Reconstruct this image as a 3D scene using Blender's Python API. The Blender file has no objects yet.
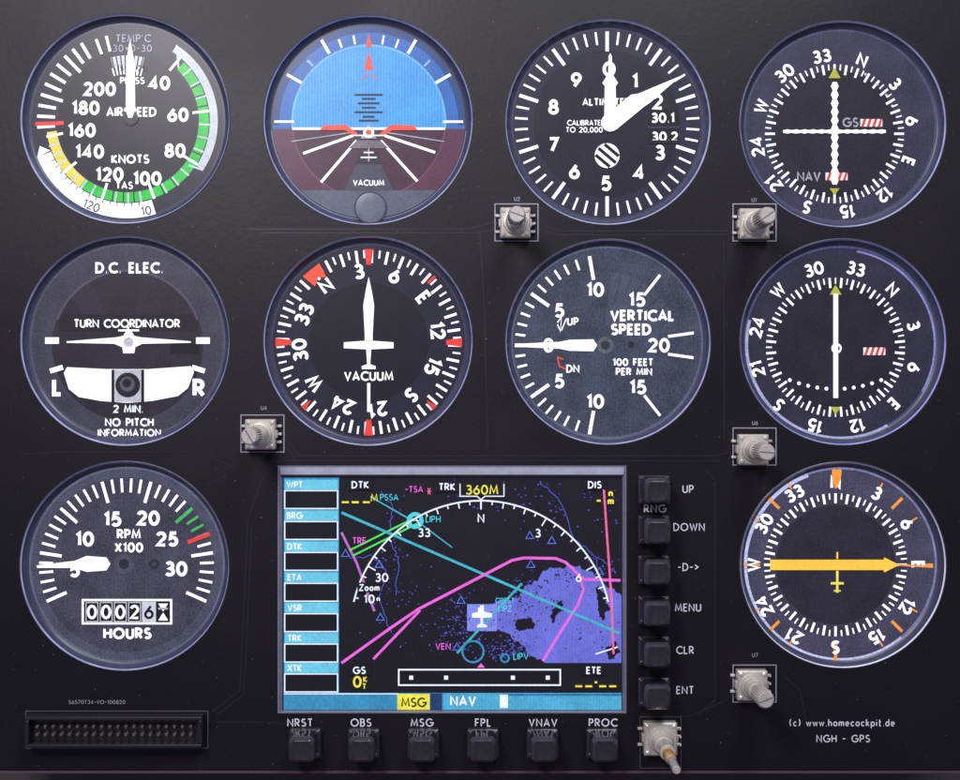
import bpy, bmesh, math, random
from mathutils import Vector
random.seed(7)
S=0.0004
def W(x,y,z=0.0): return Vector(((x-480)*S, -z*S, (390-y)*S))
def lin(c):
    o=[]
    for v in c:
        v/=255.0
        o.append(v/12.92 if v<=0.04045 else ((v+0.055)/1.055)**2.4)
    return (*o,1.0)
# ---------------------------------------------------------------- materials
MC={}
def lit(rgb,noise=0.18,stripe=0.0,gain=1.0,fine=1100):
    key=('lit',tuple(rgb),noise,stripe,gain)
    if key in MC: return MC[key]
    m=bpy.data.materials.new("display_pixels"); m.use_nodes=True
    nt=m.node_tree; N=nt.nodes; L=nt.links
    b=N['Principled BSDF']
    b.inputs['Base Color'].default_value=(0.010,0.010,0.014,1)
    b.inputs['Roughness'].default_value=0.35
    b.inputs['Specular IOR Level'].default_value=0.3
    tc=N.new('ShaderNodeTexCoord')
    n1=N.new('ShaderNodeTexNoise'); n1.inputs['Scale'].default_value=fine; n1.inputs['Detail'].default_value=1.0
    n2=N.new('ShaderNodeTexNoise'); n2.inputs['Scale'].default_value=90; n2.inputs['Detail'].default_value=4.0
    L.new(tc.outputs['Object'],n1.inputs['Vector']); L.new(tc.outputs['Object'],n2.inputs['Vector'])
    ad=N.new('ShaderNodeMath'); ad.operation='ADD'
    L.new(n1.outputs['Fac'],ad.inputs[0]); L.new(n2.outputs['Fac'],ad.inputs[1])
    mr=N.new('ShaderNodeMapRange')
    mr.inputs['From Min'].default_value=0.65; mr.inputs['From Max'].default_value=1.35
    mr.inputs['To Min'].default_value=gain*(1-2*noise); mr.inputs['To Max'].default_value=gain*(1+2*noise)
    L.new(ad.outputs[0],mr.inputs['Value'])
    src=mr.outputs['Result']
    if stripe>0:
        wv=N.new('ShaderNodeTexWave'); wv.wave_type='BANDS'; wv.bands_direction='X'
        wv.inputs['Scale'].default_value=260; wv.inputs['Distortion'].default_value=0.6
        L.new(tc.outputs['Object'],wv.inputs['Vector'])
        m2=N.new('ShaderNodeMapRange'); m2.inputs['To Min'].default_value=1-stripe; m2.inputs['To Max'].default_value=1+stripe
        L.new(wv.outputs['Fac'],m2.inputs['Value'])
        mm=N.new('ShaderNodeMath'); mm.operation='MULTIPLY'
        L.new(src,mm.inputs[0]); L.new(m2.outputs['Result'],mm.inputs[1]); src=mm.outputs[0]
    b.inputs['Emission Color'].default_value=lin(rgb)
    L.new(src,b.inputs['Emission Strength'])
    MC[key]=m; return m
def solid(name,rgb,rough=0.4,metal=0.0,spec=0.5,bump=0.0,bscale=900,var=0.15,coat=0.0):
    key=(name,tuple(rgb),rough,metal)
    if key in MC: return MC[key]
    m=bpy.data.materials.new(name); m.use_nodes=True
    nt=m.node_tree; N=nt.nodes; L=nt.links
    b=N['Principled BSDF']
    b.inputs['Roughness'].default_value=rough; b.inputs['Metallic'].default_value=metal
    b.inputs['Specular IOR Level'].default_value=spec
    tc=N.new('ShaderNodeTexCoord')
    n=N.new('ShaderNodeTexNoise'); n.inputs['Scale'].default_value=bscale; n.inputs['Detail'].default_value=4
    L.new(tc.outputs['Object'],n.inputs['Vector'])
    mx=N.new('ShaderNodeMix'); mx.data_type='RGBA'
    c=lin(rgb)
    mx.inputs['A'].default_value=(c[0]*(1-2*var),c[1]*(1-2*var),c[2]*(1-2*var),1)
    mx.inputs['B'].default_value=(min(1,c[0]*(1+2*var)),min(1,c[1]*(1+2*var)),min(1,c[2]*(1+2*var)),1)
    L.new(n.outputs['Fac'],mx.inputs['Factor']); L.new(mx.outputs['Result'],b.inputs['Base Color'])
    if bump>0:
        bp=N.new('ShaderNodeBump'); bp.inputs['Strength'].default_value=bump; bp.inputs['Distance'].default_value=0.0002
        L.new(n.outputs['Fac'],bp.inputs['Height']); L.new(bp.outputs['Normal'],b.inputs['Normal'])
    MC[key]=m; return m
WHITE=lit((240,243,255),0.05,gain=1.35)
# ---------------------------------------------------------------- things & parts
def thing(name,label,cat,x,y,z=0,group=None):
    e=bpy.data.objects.new(name,None); e.empty_display_size=0.005
    bpy.context.collection.objects.link(e); e.location=W(x,y,z)
    e["label"]=label; e["category"]=cat
    if group: e["group"]=group
    return e
TB=1.22
class Part:
    def __init__(s,name,parent=None,label=None,smooth=False):
        s.name=name;s.parent=parent;s.label=label;s.v=[];s.f=[];s.fm=[];s.m=[];s.k=0;s.smooth=smooth
    def mi(s,m):
        if m not in s.m: s.m.append(m)
        return s.m.index(m)
    def face(s,pts,m):
        i=len(s.v); s.v.extend(pts); s.f.append(list(range(i,i+len(pts)))); s.fm.append(s.mi(m))
    def poly(s,pts,m,z): s.face([(p[0],p[1],z) for p in pts],m)
    def bumpz(s):
        s.k=(s.k+1)%8; return s.k*0.012
    def ribbon(s,pts,w,m,z,w2=None):
        z+=s.bumpz()
        q=[pts[0]]
        for p in pts[1:]:
            if abs(p[0]-q[-1][0])+abs(p[1]-q[-1][1])>1e-4: q.append(p)
        closed=len(q)>3 and abs(q[0][0]-q[-1][0])+abs(q[0][1]-q[-1][1])<1e-3
        if closed: q=q[:-1]
        n=len(q)
        if n<2: return
        L=[];R=[]
        for i in range(n):
            a=q[(i-1)%n] if (closed or i>0) else None
            b=q[(i+1)%n] if (closed or i<n-1) else None
            p=q[i]
            def d(u,v):
                dx,dy=v[0]-u[0],v[1]-u[1]; l=math.hypot(dx,dy) or 1
                return dx/l,dy/l
            if a is None: t=d(p,b); nx,ny=-t[1],t[0]; k=1
            elif b is None: t=d(a,p); nx,ny=-t[1],t[0]; k=1
            else:
                t1=d(a,p);t2=d(p,b)
                nx,ny=-(t1[1]+t2[1]),t1[0]+t2[0]; l=math.hypot(nx,ny)
                if l<0.2: nx,ny=-t1[1],t1[0];k=1
                else:
                    nx/=l;ny/=l
                    k=min(1.7,1/max(0.3,(nx*-t1[1]+ny*t1[0])))
            ww=w if w2 is None else w+(w2-w)*i/(n-1)
            L.append((p[0]+nx*k*ww/2,p[1]+ny*k*ww/2,z)); R.append((p[0]-nx*k*ww/2,p[1]-ny*k*ww/2,z))
        base=len(s.v); s.v+=L+R
        mi=s.mi(m)
        for i in range(n if closed else n-1):
            j=(i+1)%n
            s.f.append([base+i,base+j,base+n+j,base+n+i]); s.fm.append(mi)
    def line(s,x0,y0,x1,y1,w,m,z): s.ribbon([(x0,y0),(x1,y1)],w,m,z)
    def rect(s,x0,y0,x1,y1,m,z): s.poly([(x0,y1),(x1,y1),(x1,y0),(x0,y0)],m,z)
    def frame(s,x0,y0,x1,y1,w,m,z): s.ribbon([(x0,y0),(x1,y0),(x1,y1),(x0,y1),(x0,y0)],w,m,z)
    def disc(s,cx,cy,r,m,z,n=72): s.poly([(cx+r*math.sin(-2*math.pi*i/n),cy-r*math.cos(2*math.pi*i/n)) for i in range(n)],m,z)
    def seg(s,cx,cy,r,a0,a1,m,z,n=48):
        s.poly([P(cx,cy,a0+(a1-a0)*i/n,r) for i in range(n+1)],m,z)
    def band(s,cx,cy,r0,r1,a0,a1,m,z):
        n=max(2,int(abs(a1-a0)/3)); base=len(s.v); mi=s.mi(m)
        for i in range(n+1):
            a=a0+(a1-a0)*i/n
            x,y=P(cx,cy,a,r0); s.v.append((x,y,z)); x,y=P(cx,cy,a,r1); s.v.append((x,y,z))
        for i in range(n):
            s.f.append([base+2*i,base+2*i+2,base+2*i+3,base+2*i+1]); s.fm.append(mi)
    def tick(s,cx,cy,a,r0,r1,w,m,z,w2=None):
        s.ribbon([P(cx,cy,a,r0),P(cx,cy,a,r1)],w,m,z,w2)
    def prism(s,pts,m,z0,z1):
        s.poly(pts,m,z1); n=len(pts)
        for i in range(n):
            a=pts[i];b=pts[(i+1)%n]
            s.face([(a[0],a[1],z0),(b[0],b[1],z0),(b[0],b[1],z1),(a[0],a[1],z1)],m)
    def loops(s,loops,m,cap0=False,cap1=True):
        n=len(loops[0]); base=len(s.v); mi=s.mi(m)
        for l in loops: s.v+=l
        for k in range(len(loops)-1):
            for i in range(n):
                j=(i+1)%n
                s.f.append([base+k*n+i,base+k*n+j,base+(k+1)*n+j,base+(k+1)*n+i]); s.fm.append(mi)
        if cap1: s.f.append([base+(len(loops)-1)*n+i for i in range(n)]); s.fm.append(mi)
        if cap0: s.f.append([base+i for i in reversed(range(n))]); s.fm.append(mi)
    def lathe(s,cx,cy,prof,m,n=96,cap0=False,cap1=False,knurl=0.0):
        ls=[]
        for r,z in prof:
            ls.append([(cx+(r-(knurl if (knurl and i%2) else 0))*math.cos(2*math.pi*i/n),cy-(r-(knurl if (knurl and i%2) else 0))*math.sin(2*math.pi*i/n),z) for i in range(n)])
        s.loops(ls,m,cap0,cap1)
    def rbox(s,cx,cy,prof,m,cap0=False,cap1=True):
        ls=[]
        for hw,hh,cr,z in prof:
            l=[]
            for qx,qy,a0 in ((1,1,0),(-1,1,90),(-1,-1,180),(1,-1,270)):
                for k in range(5):
                    a=math.radians(a0+90*k/4)
                    l.append((cx+qx*(hw-cr)+cr*math.cos(a),cy-(qy*(hh-cr)+cr*math.sin(a)),z))
            ls.append(l)
        s.loops(ls,m,cap0,cap1)
    def text(s,st,cx,cy,h,m,z,t=0.2,ang=0,track=0.0,xs=1.0,anchor='c'):
        th=t*h; tot=0; pos=[]
        for ch in st:
            w,_=GL.get(ch,GL[' '])
            pos.append(tot)
            tot+=w*h*xs*0.92+th+(0.11+track)*h
        tot-=(0.11+track)*h
        ca,sa=math.cos(math.radians(ang)),math.sin(math.radians(ang))
        off=-tot/2 if anchor=='c' else 0
        tw=th*(TB if h>5.5 and z<-4 else 1.0)
        for ch,p0 in zip(st,pos):
            w,strokes=GL.get(ch,GL[' '])
            for stt in strokes:
                pts=[]
                for gx,gy in stt:
                    u=off+p0+th/2+gx*h*xs*0.92
                    v=-(th/2+gy*(h-th)-h/2)
                    pts.append((cx+u*ca-v*sa,cy+u*sa+v*ca))
                s.ribbon(pts,tw,m,z)
    def done(s):
        o0=s.parent.location.copy() if s.parent else Vector((0,0,0))
        me=bpy.data.meshes.new(s.name)
        me.from_pydata([W(*p)-o0 for p in s.v],[],s.f)
        for m in s.m: me.materials.append(m)
        for p,i in zip(me.polygons,s.fm): p.material_index=i
        me.validate()
        if s.smooth:
            bm=bmesh.new(); bm.from_mesh(me)
            bmesh.ops.recalc_face_normals(bm,faces=bm.faces); bm.to_mesh(me); bm.free()
            for p in me.polygons: p.use_smooth=True
            me.set_sharp_from_angle(angle=math.radians(32))
        me.update()
        o=bpy.data.objects.new(s.name,me); bpy.context.collection.objects.link(o)
        if s.parent: o.parent=s.parent
        if s.label: o["label"]=s.label
        return o
def P(cx,cy,a,r):
    a=math.radians(a); return (cx+r*math.sin(a),cy-r*math.cos(a))
# ---------------------------------------------------------------- stroke font
def A(cx,cy,rx,ry,a0,a1):
    n=max(3,int(abs(a1-a0)/18))
    return [(cx+rx*math.cos(math.radians(a0+(a1-a0)*i/n)),cy+ry*math.sin(math.radians(a0+(a1-a0)*i/n))) for i in range(n+1)]
def E(cx,cy,rx,ry): 
    q=A(cx,cy,rx,ry,0,360); q[-1]=q[0]; return q
GL={' ':(.3,[]),
'0':(.6,[E(.3,.5,.3,.5)]),'1':(.22,[[(.0,.8),(.2,1),(.2,0)]]),
'2':(.55,[A(.27,.72,.26,.28,165,-38)+[(0,0),(.56,0)]]),
'3':(.52,[A(.25,.76,.22,.24,150,-90)+A(.25,.26,.27,.26,90,-150)]),
'4':(.62,[[(.46,0),(.46,1),(0,.27),(.62,.27)]]),
'5':(.54,[[(.5,1),(.14,1),(.06,.55)]+A(.25,.31,.28,.31,112,-145)]),
'6':(.56,[E(.28,.3,.28,.3),[(.42,1),(.04,.42)]]),
'7':(.52,[[(0,1),(.53,1),(.15,0)]]),
'8':(.54,[E(.27,.76,.21,.24),E(.27,.26,.27,.26)]),
'9':(.56,[E(.28,.7,.28,.3),[(.14,0),(.52,.58)]]),
'A':(.68,[[(0,0),(.34,1),(.68,0)],[(.12,.3),(.56,.3)]]),
'B':(.5,[[(.25,.52),(0,.52),(0,1),(.22,1)]+A(.22,.76,.22,.24,90,-90),[(0,.52),(.25,.52)]+A(.24,.26,.26,.26,90,-90)+[(0,0),(0,.52)]]),
'C':(.7,[A(.47,.5,.47,.5,48,312)]),
'D':(.65,[[(.0,0),(0,1),(.2,1)]+A(.2,.5,.45,.5,90,-90)+[(0,0)]]),
'E':(.42,[[(.42,1),(0,1),(0,0),(.42,0)],[(0,.52),(.38,.52)]]),
'F':(.42,[[(.42,1),(0,1),(0,0)],[(0,.5),(.36,.5)]]),
'G':(.86,[A(.46,.5,.46,.5,48,345)+[(.9,.48),(.5,.48)]]),
'H':(.6,[[(0,0),(0,1)],[(.6,0),(.6,1)],[(0,.52),(.6,.52)]]),
'I':(.0,[[(0,0),(0,1)]]),'J':(.3,[[(.28,1),(.28,.2)]+A(.1,.2,.18,.2,0,-100)]),
'K':(.55,[[(0,0),(0,1)],[(.5,1),(.02,.48),(.55,0)]]),'L':(.4,[[(0,1),(0,0),(.4,0)]]),
'M':(.82,[[(0,0),(.1,1),(.41,.15),(.72,1),(.82,0)]]),
'N':(.65,[[(0,0),(0,1),(.65,0),(.65,1)]]),
'O':(.92,[E(.46,.5,.46,.5)]),'Q':(.92,[E(.46,.5,.46,.5),[(.5,.3),(.9,-.02)]]),
'P':(.48,[[(0,0),(0,1),(.22,1)]+A(.22,.73,.26,.27,90,-90)+[(0,.46)]]),
'R':(.52,[[(0,0),(0,1),(.22,1)]+A(.22,.73,.26,.27,90,-90)+[(0,.46)],[(.2,.46),(.52,0)]]),
'S':(.5,[A(.26,.76,.22,.24,35,270)+A(.24,.26,.26,.26,90,-145)]),
'T':(.52,[[(0,1),(.52,1)],[(.26,1),(.26,0)]]),
'U':(.58,[[(0,1)]+A(.29,.3,.29,.3,180,360)+[(.58,1)]]),
'V':(.64,[[(0,1),(.32,0),(.64,1)]]),'W':(.95,[[(0,1),(.25,0),(.475,.9),(.7,0),(.95,1)]]),
'X':(.6,[[(0,0),(.6,1)],[(0,1),(.6,0)]]),'Y':(.6,[[(0,1),(.3,.5),(.6,1)],[(.3,.5),(.3,0)]]),
'Z':(.55,[[(0,1),(.55,1),(0,0),(.55,0)]]),
'.':(.04,[[(0,0),(0.05,0.0)]]),',':(.08,[[(.06,.08),(0,-.15)]]),':':(.05,[[(0,.12),(.06,.12)],[(0,.62),(.06,.62)]]),
'-':(.35,[[(0,.48),(.35,.48)]]),'_':(.45,[[(0,0),(.45,0)]]),'+':(.5,[[(0,.5),(.5,.5)],[(.25,.22),(.25,.78)]]),
'>':(.4,[[(0,.8),(.4,.5),(0,.2)]]),'(':(.2,[A(.35,.5,.35,.65,130,230)]),')':(.2,[A(-.15,.5,.35,.65,50,-50)]),
'*':(.5,[[(0,.5),(.5,.5)],[(.1,.1),(.4,.9)],[(.1,.9),(.4,.1)]]),'/':(.4,[[(0,0),(.4,1)]]),
"'":(.05,[[(0,1),(0,.8)]]),'o':(.45,[E(.23,.3,.23,.3)]),
'w':(.6,[[(0,.6),(.15,0),(.3,.55),(.45,0),(.6,.6)]]),'h':(.4,[[(0,1),(0,0)],[(0,.35)]+A(.2,.38,.2,.22,150,0)+[(.4,0)]]),
'm':(.62,[[(0,.6),(0,0)],A(.16,.4,.16,.2,180,0)+[(.32,0)],A(.48,.4,.16,.2,180,0)+[(.62,0)]]),
'n':(.4,[[(0,.6),(0,0)],A(.2,.38,.2,.22,180,0)+[(.4,0)]]),
'e':(.44,[[(0,.32),(.44,.32)]+A(.22,.3,.22,.3,10,310)]),'c':(.38,[A(.22,.3,.22,.3,45,315)]),
'k':(.36,[[(0,1),(0,0)],[(.32,.6),(0,.25)],[(.1,.34),(.36,0)]]),
'p':(.44,[[(0,.6),(0,-.35)],E(.22,.3,.22,.3)]),'i':(.0,[[(0,0),(0,.6)],[(0,.85),(0,.95)]]),
't':(.3,[[(.12,.95),(.12,0),(.28,0)],[(0,.62),(.28,.62)]]),'d':(.44,[[(.44,1),(.44,0)],E(.22,.3,.22,.3)]),
}
ZD=-9.0; ZM=-8.7; ZT=-8.4; ZN=-7.8
# ---------------------------------------------------------------- board
BLK=solid("black_solder_mask",(16,14,21),0.46,spec=0.28,bump=0.25,bscale=420,var=0.12)
nt=BLK.node_tree; N=nt.nodes; L=nt.links; b=N['Principled BSDF']
tc=N.new('ShaderNodeTexCoord')
sm=N.new('ShaderNodeTexNoise'); sm.inputs['Scale'].default_value=9; sm.inputs['Detail'].default_value=5; sm.inputs['Distortion'].default_value=.6
L.new(tc.outputs['Object'],sm.inputs['Vector'])
mr=N.new('ShaderNodeMapRange'); mr.inputs['From Min'].default_value=.3; mr.inputs['From Max'].default_value=.7; mr.inputs['To Min'].default_value=.38; mr.inputs['To Max'].default_value=.56
L.new(sm.outputs['Fac'],mr.inputs['Value']); L.new(mr.outputs['Result'],b.inputs['Roughness'])
du=N.new('ShaderNodeTexNoise'); du.inputs['Scale'].default_value=620; du.inputs['Detail'].default_value=2
L.new(tc.outputs['Object'],du.inputs['Vector'])
dr=N.new('ShaderNodeMapRange'); dr.inputs['From Min'].default_value=.71; dr.inputs['From Max'].default_value=.78; dr.inputs['To Max'].default_value=.5
L.new(du.outputs['Fac'],dr.inputs['Value'])
mx=N.new('ShaderNodeMix'); mx.data_type='RGBA'; mx.inputs['B'].default_value=lin((120,116,128))
src=b.inputs['Base Color'].links[0].from_socket
L.new(src,mx.inputs['A']); L.new(dr.outputs['Result'],mx.inputs['Factor']); L.new(mx.outputs['Result'],b.inputs['Base Color'])
panel=thing("instrument_panel","black circuit board instrument panel with round gauge cut-outs","panel",480,390)
cu=bpy.data.curves.new("board","CURVE"); cu.dimensions='2D'; cu.fill_mode='BOTH'; cu.extrude=2.0*S
def spl(pts):
    sp=cu.splines.new('POLY'); sp.points.add(len(pts)-1)
    for i,p in enumerate(pts): sp.points[i].co=((p[0]-480)*S,(390-p[1])*S,0,1)
    sp.use_cyclic_u=True
spl([(-14,-12),(966,-12),(966,773),(-14,773)])
GC=[(125,119,105.5),(368,120,105.5),(608,122,103.5),(843,124,104),(125,341,105.5),(368,341,105.5),(608,342,103.5),(843,342,104),(124.5,566,105.5),(843,565,104)]
for (x,y,r) in GC: spl([P(x,y,360*i/120,r) for i in range(120)])
spl([(277,465),(627,465),(627,714),(277,714)])
tmp=bpy.data.objects.new("tmp",cu); bpy.context.collection.objects.link(tmp)
dg=bpy.context.evaluated_depsgraph_get()
me=bpy.data.meshes.new_from_object(tmp.evaluated_get(dg))
bpy.data.objects.remove(tmp)
for v in me.vertices:
    x,y,z=v.co; v.co=(x, -(z-2.0*S), y)
me.materials.clear(); me.materials.append(BLK)
bo=bpy.data.objects.new("board",me); bpy.context.collection.objects.link(bo); bo.parent=panel
EDG=solid("cut_board_edge",(74,58,70),0.5)
ed=Part("board_edge",panel); ed.rbox(476,772,[(490,1.2,.5,.1),(490,1.2,.5,.6)],EDG); ed.done()
# traces
TR=solid("buried_copper_trace",(27,25,33),0.38,spec=0.45)
tp=Part("circuit_trace",panel)
def tr(*pts,w=1.3): tp.ribbon(list(pts),w,TR,0.12)
tr((248,229),(470,229),(494,222)); tr((262,233),(480,233),(496,229)); tr((545,226),(560,231),(730,231))
tr((545,231),(556,235),(726,235)); tr((286,440),(300,456),(640,456),(716,456),(730,452)); tr((286,446),(296,460),(270,462))
tr((212,712),(240,690),(248,520),(262,480),(280,461),(720,461)); tr((216,716),(244,694),(252,524))
tr((784,676),(800,690),(806,720)); tr((706,470),(715,480),(715,700),(700,712)); tr((300,726),(270,722),(215,722))
tr((480,234),(484,300),(488,452)); tr((724,240),(724,440))
tr((20,455),(60,452),(200,452),(240,470),w=1.0)
tr((640,716),(690,716),(726,700))
tp.done()
SILK=solid("white_silkscreen_ink",(214,217,228),0.6,var=0.08)
SILK2=solid("faded_silkscreen_ink",(140,140,152),0.6,var=0.15)
SILK3=solid("thin_silkscreen_outline",(70,70,80),0.6,var=0.15)
lt=Part("printed_lettering",panel)
for s_,x,y in (("UP",688,489),("RNG",655,508.5),("DOWN",689,527),("-D->",688,567),("MENU",688,607.5),("CLR",685,650),("ENT",685,690)):
    lt.text(s_,x,y,8 if s_!="RNG" else 8.4,SILK if s_!="RNG" else solid("brightened_silkscreen_ink",(250,250,255),.5),0.3,t=.13 if s_!="RNG" else .16,track=.05)  # RNG ink coloured brighter to offset the shadow between the buttons
for s_,x in (("NRST",300),("OBS",361),("MSG",422),("FPL",483),("VNAV",543),("PROC",603)):
    lt.text(s_,x,722.5,8.2,SILK,0.3,t=.15,track=.05)
lt.text("(c) www.homecockpit.de",842,722.5,7.6,SILK,0.3,t=.13,track=.06)
lt.text("NGH - GPS",843,738.5,7.6,SILK,0.3,t=.13,track=.06)
lt.text("S6570T34-VO-100820",97,702,4,SILK2,0.3,t=.14,track=.05)
for s_,x,y in (("U2",517,199),("U1",754,200),("U4",264,408),("U6",755,423),("U7",755,655)):
    lt.text(s_,x,y,4.2,SILK2,0.3,t=.14)
for x,y in ((517,223),(755,223),(263,434),(755,447),(755,684)):
    lt.frame(x-22,y-19,x+21,y+18,1.0,SILK2,0.3)
lt.frame(26,711,208,748,1.0,SILK3,0.3)
lt.frame(640,717,681,768,0.8,SILK3,0.3)
lt.done()
# ---------------------------------------------------------------- gauge base
BEZ=solid("dark_bezel_plastic",(58,60,82),0.36,spec=0.5,bump=0.1,bscale=500)
LIP=solid("cut_edge_sheen",(158,163,206),0.35,spec=0.6,bump=0.1,bscale=120,var=.35)  # rim sheen put into the lip's pale colour
def gauge(i,name,label,cat,colr,ring=None,lip=LIP):
    x,y,r=GC[i]
    g=thing(name,label,cat,x,y,-9.0)
    b=Part("bezel",g,smooth=True)
    b.lathe(x,y,[(r-.2,-4.5),(r-.2,0.1),(r-.7,0.35),(r-1.2,0.2)],BEZ)
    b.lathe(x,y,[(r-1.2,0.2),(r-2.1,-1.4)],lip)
    b.lathe(x,y,[(r-2.1,-1.4),(r-3.0,-4.4),(r-4.6,-7.4),(r-6.8,-8.7)],BEZ)
    b.done()
    d=Part("dial",g)
    d.disc(x,y,r-1.0,lit(colr,0.22,.05),ZD,96)
    if ring: d.band(x,y,r-9,r-6,0,360,lit(ring,.2),ZD+.1)
    return g,d,x,y
# ---- 1 airspeed
g,d,cx,cy=gauge(0,"airspeed_indicator","round black airspeed dial with green, yellow and white arcs","gauge",(40,38,52),(62,62,82))
GRN=lit((44,205,70),.12); YEL=lit((240,222,90),.12); RED=lit((240,66,54),.1); BK=lit((14,12,18),.1); LG=lit((210,214,230),.1)
DW=lit((166,169,188),.12); NUM=lit((70,70,84),.1)
d.disc(cx,cy,70,lit((26,24,34),.28,.05),ZD+.1)
d.band(cx,cy,83,98,163,248,WHITE,ZD+.25)
d.poly([P(cx,cy,248,98),P(cx,cy,254,92),P(cx,cy,249,83)],WHITE,ZD+.25)
d.poly([P(cx,cy,214,84),P(cx,cy,240,84),P(cx,cy,236,74),P(cx,cy,222,79)],lit((222,226,205)),ZD+.22)
d.done()
m=Part("scale_marking",g)
m.band(cx,cy,72,82,44,216,GRN,ZM); m.band(cx,cy,72,82,216,262,YEL,ZM)
m.band(cx,cy,83,91,33,123,LG,ZM)
m.line(*P(cx,cy,33,91),*P(cx,cy,44,74),2,LG,ZM+.1); m.line(*P(cx,cy,123,91),*P(cx,cy,126,76),2,LG,ZM+.1)
ks=[(40,40),(60,83),(80,122),(100,161),(120,198),(140,231),(160,259),(180,287),(200,316),(215,336)]
for (k0,a0),(k1,a1) in zip(ks[:-1],ks[1:]):
    n=4 if k1-k0==20 else 3
    for j in range(n):
        a=a0+(a1-a0)*j/n
        r0=66 if j==0 else 72
        if a<262: m.tick(cx,cy,a,r0,83,2.6 if j==0 else 1.8,WHITE if j==0 else LG,ZM+.2)
        else: m.tick(cx,cy,a,68 if j==0 else 73,91,3.2,WHITE,ZM+.2)
for a in (60,68,76,100,112,140,150,172,180,188): m.tick(cx,cy,a+3,72,82,1.2,BK,ZM+.15)
for a in (339,346): m.tick(cx,cy,a,72,88,2.8,WHITE,ZM+.2)
m.tick(cx,cy,268,64,93,4,RED,ZM+.3)
m.band(cx,cy,55,66,-15,15,LG,ZM); 
for a in range(-14,15,4): m.tick(cx,cy,a,50,66,1.3,BK if a%8 else WHITE,ZM+.2)
m.band(cx,cy,46,55,-18,18,BK,ZM)
for a in range(-16,17,4): m.tick(cx,cy,a,47,55,1.5,WHITE,ZM+.1)
for a in range(172,246,5): m.tick(cx,cy,a,83,86.5,.9,BK,ZM+.1)
m.done()
m=Part("lettering",g)
for s_,x,y in (("40",157,81),("60",176,113),("80",173,149),("100",145,177),("120",107,173),("140",87,150),("160",79,128.5),("180",83,106),("200",97,87)):
    m.text(s_,x,y,14,WHITE,ZT,t=.19,xs=.95)
m.text("AIRSPEED",129,110,9.5,WHITE,ZT,t=.17,track=-.03); m.text("KNOTS",128,157.5,9,WHITE,ZT,t=.18)
m.text("TAS",122,184,7.5,WHITE,ZT,t=.17); m.text("TEMP'C",131,36,8,DW,ZT,t=.14,track=.05); m.text("30+0-30",130,46,7.2,DW,ZT,t=.13,track=.08)
m.text("PRESS",130,78.5,7,WHITE,ZT,t=.17); m.text("15",118,66,6,BK,ZT,t=.16); m.text("20",140,66,6,BK,ZT,t=.16)
m.text("ALT",130,71,6,WHITE,ZT,t=.17)
m.text("120",89,204.5,9,NUM,ZT,t=.13,ang=22); m.text("10",144,209.5,9,NUM,ZT,t=.13,ang=-10)
m.done()
m=Part("needle",g)
m.prism([(123.5,108),(124,62),(126.5,44),(127.8,37),(129.2,44),(132.5,62),(133,108),(130,116),(126,116)],WHITE,-8.2,ZN)
m.lathe(128,116,[(8,-8.2),(8,-7.9),(6,-7.85)],lit((44,43,54)),n=32,cap1=True)
m.done()
# ---- 2 attitude
g,d,cx,cy=gauge(1,"attitude_indicator","artificial horizon gauge, blue sky over dark brown ground","gauge",(38,44,66))
SK1=lit((46,108,192),.10,.10); SK2=lit((72,164,240),.08,.12); SK3=lit((36,70,128),.12,.05)
GR1=lit((92,50,74),.15,.04); GR2=lit((70,38,58),.2,.05); ORG=lit((250,86,58),.1); GY=lit((92,96,118),.12,.05)
hy=127
def up(r): return math.degrees(math.acos((cy-hy)/r))
a=up(97); d.seg(cx,cy,97,-a,a,SK1,ZD+.2,64); d.seg(cx,cy,97,a,360-a,GR1,ZD+.2,64)
d.band(cx,cy,90,97,-a+2,a-2,SK3,ZD+.3)  # top shadow crescent put into the sky colour
a=up(76); d.seg(cx,cy,76,-a,a,SK2,ZD+.5,64); d.seg(cx,cy,76,a,360-a,GR2,ZD+.5,64)
d.band(cx,cy,76,78,-a+1,a-1,lit((110,186,245),.1),ZD+.55)
d.band(cx,cy,76,78,a+2,358-a,lit((112,66,96),.1),ZD+.55)
d.band(cx,cy,98,100,95,265,lit((128,134,166),.1),ZD+.3)  # light on the lower rim drawn as a pale glowing arc
q=math.degrees(math.acos((120-189)/97)); d.seg(cx,cy,97,q,360-q,GY,ZD+.8,40)
d.poly([(356,162),(380,162),(393,189.5),(343,189.5)],lit((70,72,90),.1),ZD+.9)
d.poly([(358,150),(378,150),(381,163),(355,163)],lit((44,38,52),.1),ZD+.95)
d.done()
ZZ=ZD+1.2
m=Part("scale_marking",g)
m.line(291,hy,445,hy,2.4,WHITE,ZZ-.1)
for x0,y0,x1,y1,w in ((352,134,302,152,2.8),(356,139,320,181,2.8),(384,134,435,151,2.8),(380,139,417,180,2.8),(350,131,290,140,1.2),(386,131,444,140,1.2),(368,146,368,160,1.5)):
    m.line(x0,y0,x1,y1,w,WHITE if w>2 else DW,ZZ)
for a_ in (-60,60): m.tick(cx,cy,a_,78,95,3,WHITE,ZZ)
for a_ in (-30,30): m.tick(cx,cy,a_,79,95,3,WHITE,ZZ)
for a_ in (-20,-10,10,20): m.tick(cx,cy,a_,79,88,2,WHITE,ZZ)
for a_ in (-45,45): m.tick(cx,cy,a_,79,87,2.4,lit((150,190,230)),ZZ)
for a_ in (-90,90): m.tick(cx,cy,a_,75,95,2.4,WHITE,ZZ)
for y_,w in ((93,14),(97,7),(101.5,11),(106,7),(110.5,14),(115,6),(119,10)): m.line(368-w,y_,368+w,y_,2,lit((18,26,52)),ZZ)
for y_,w in ((151,5),(156,8)): m.line(368-w,y_,368+w,y_,1.4,WHITE,ZZ+.1)
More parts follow.
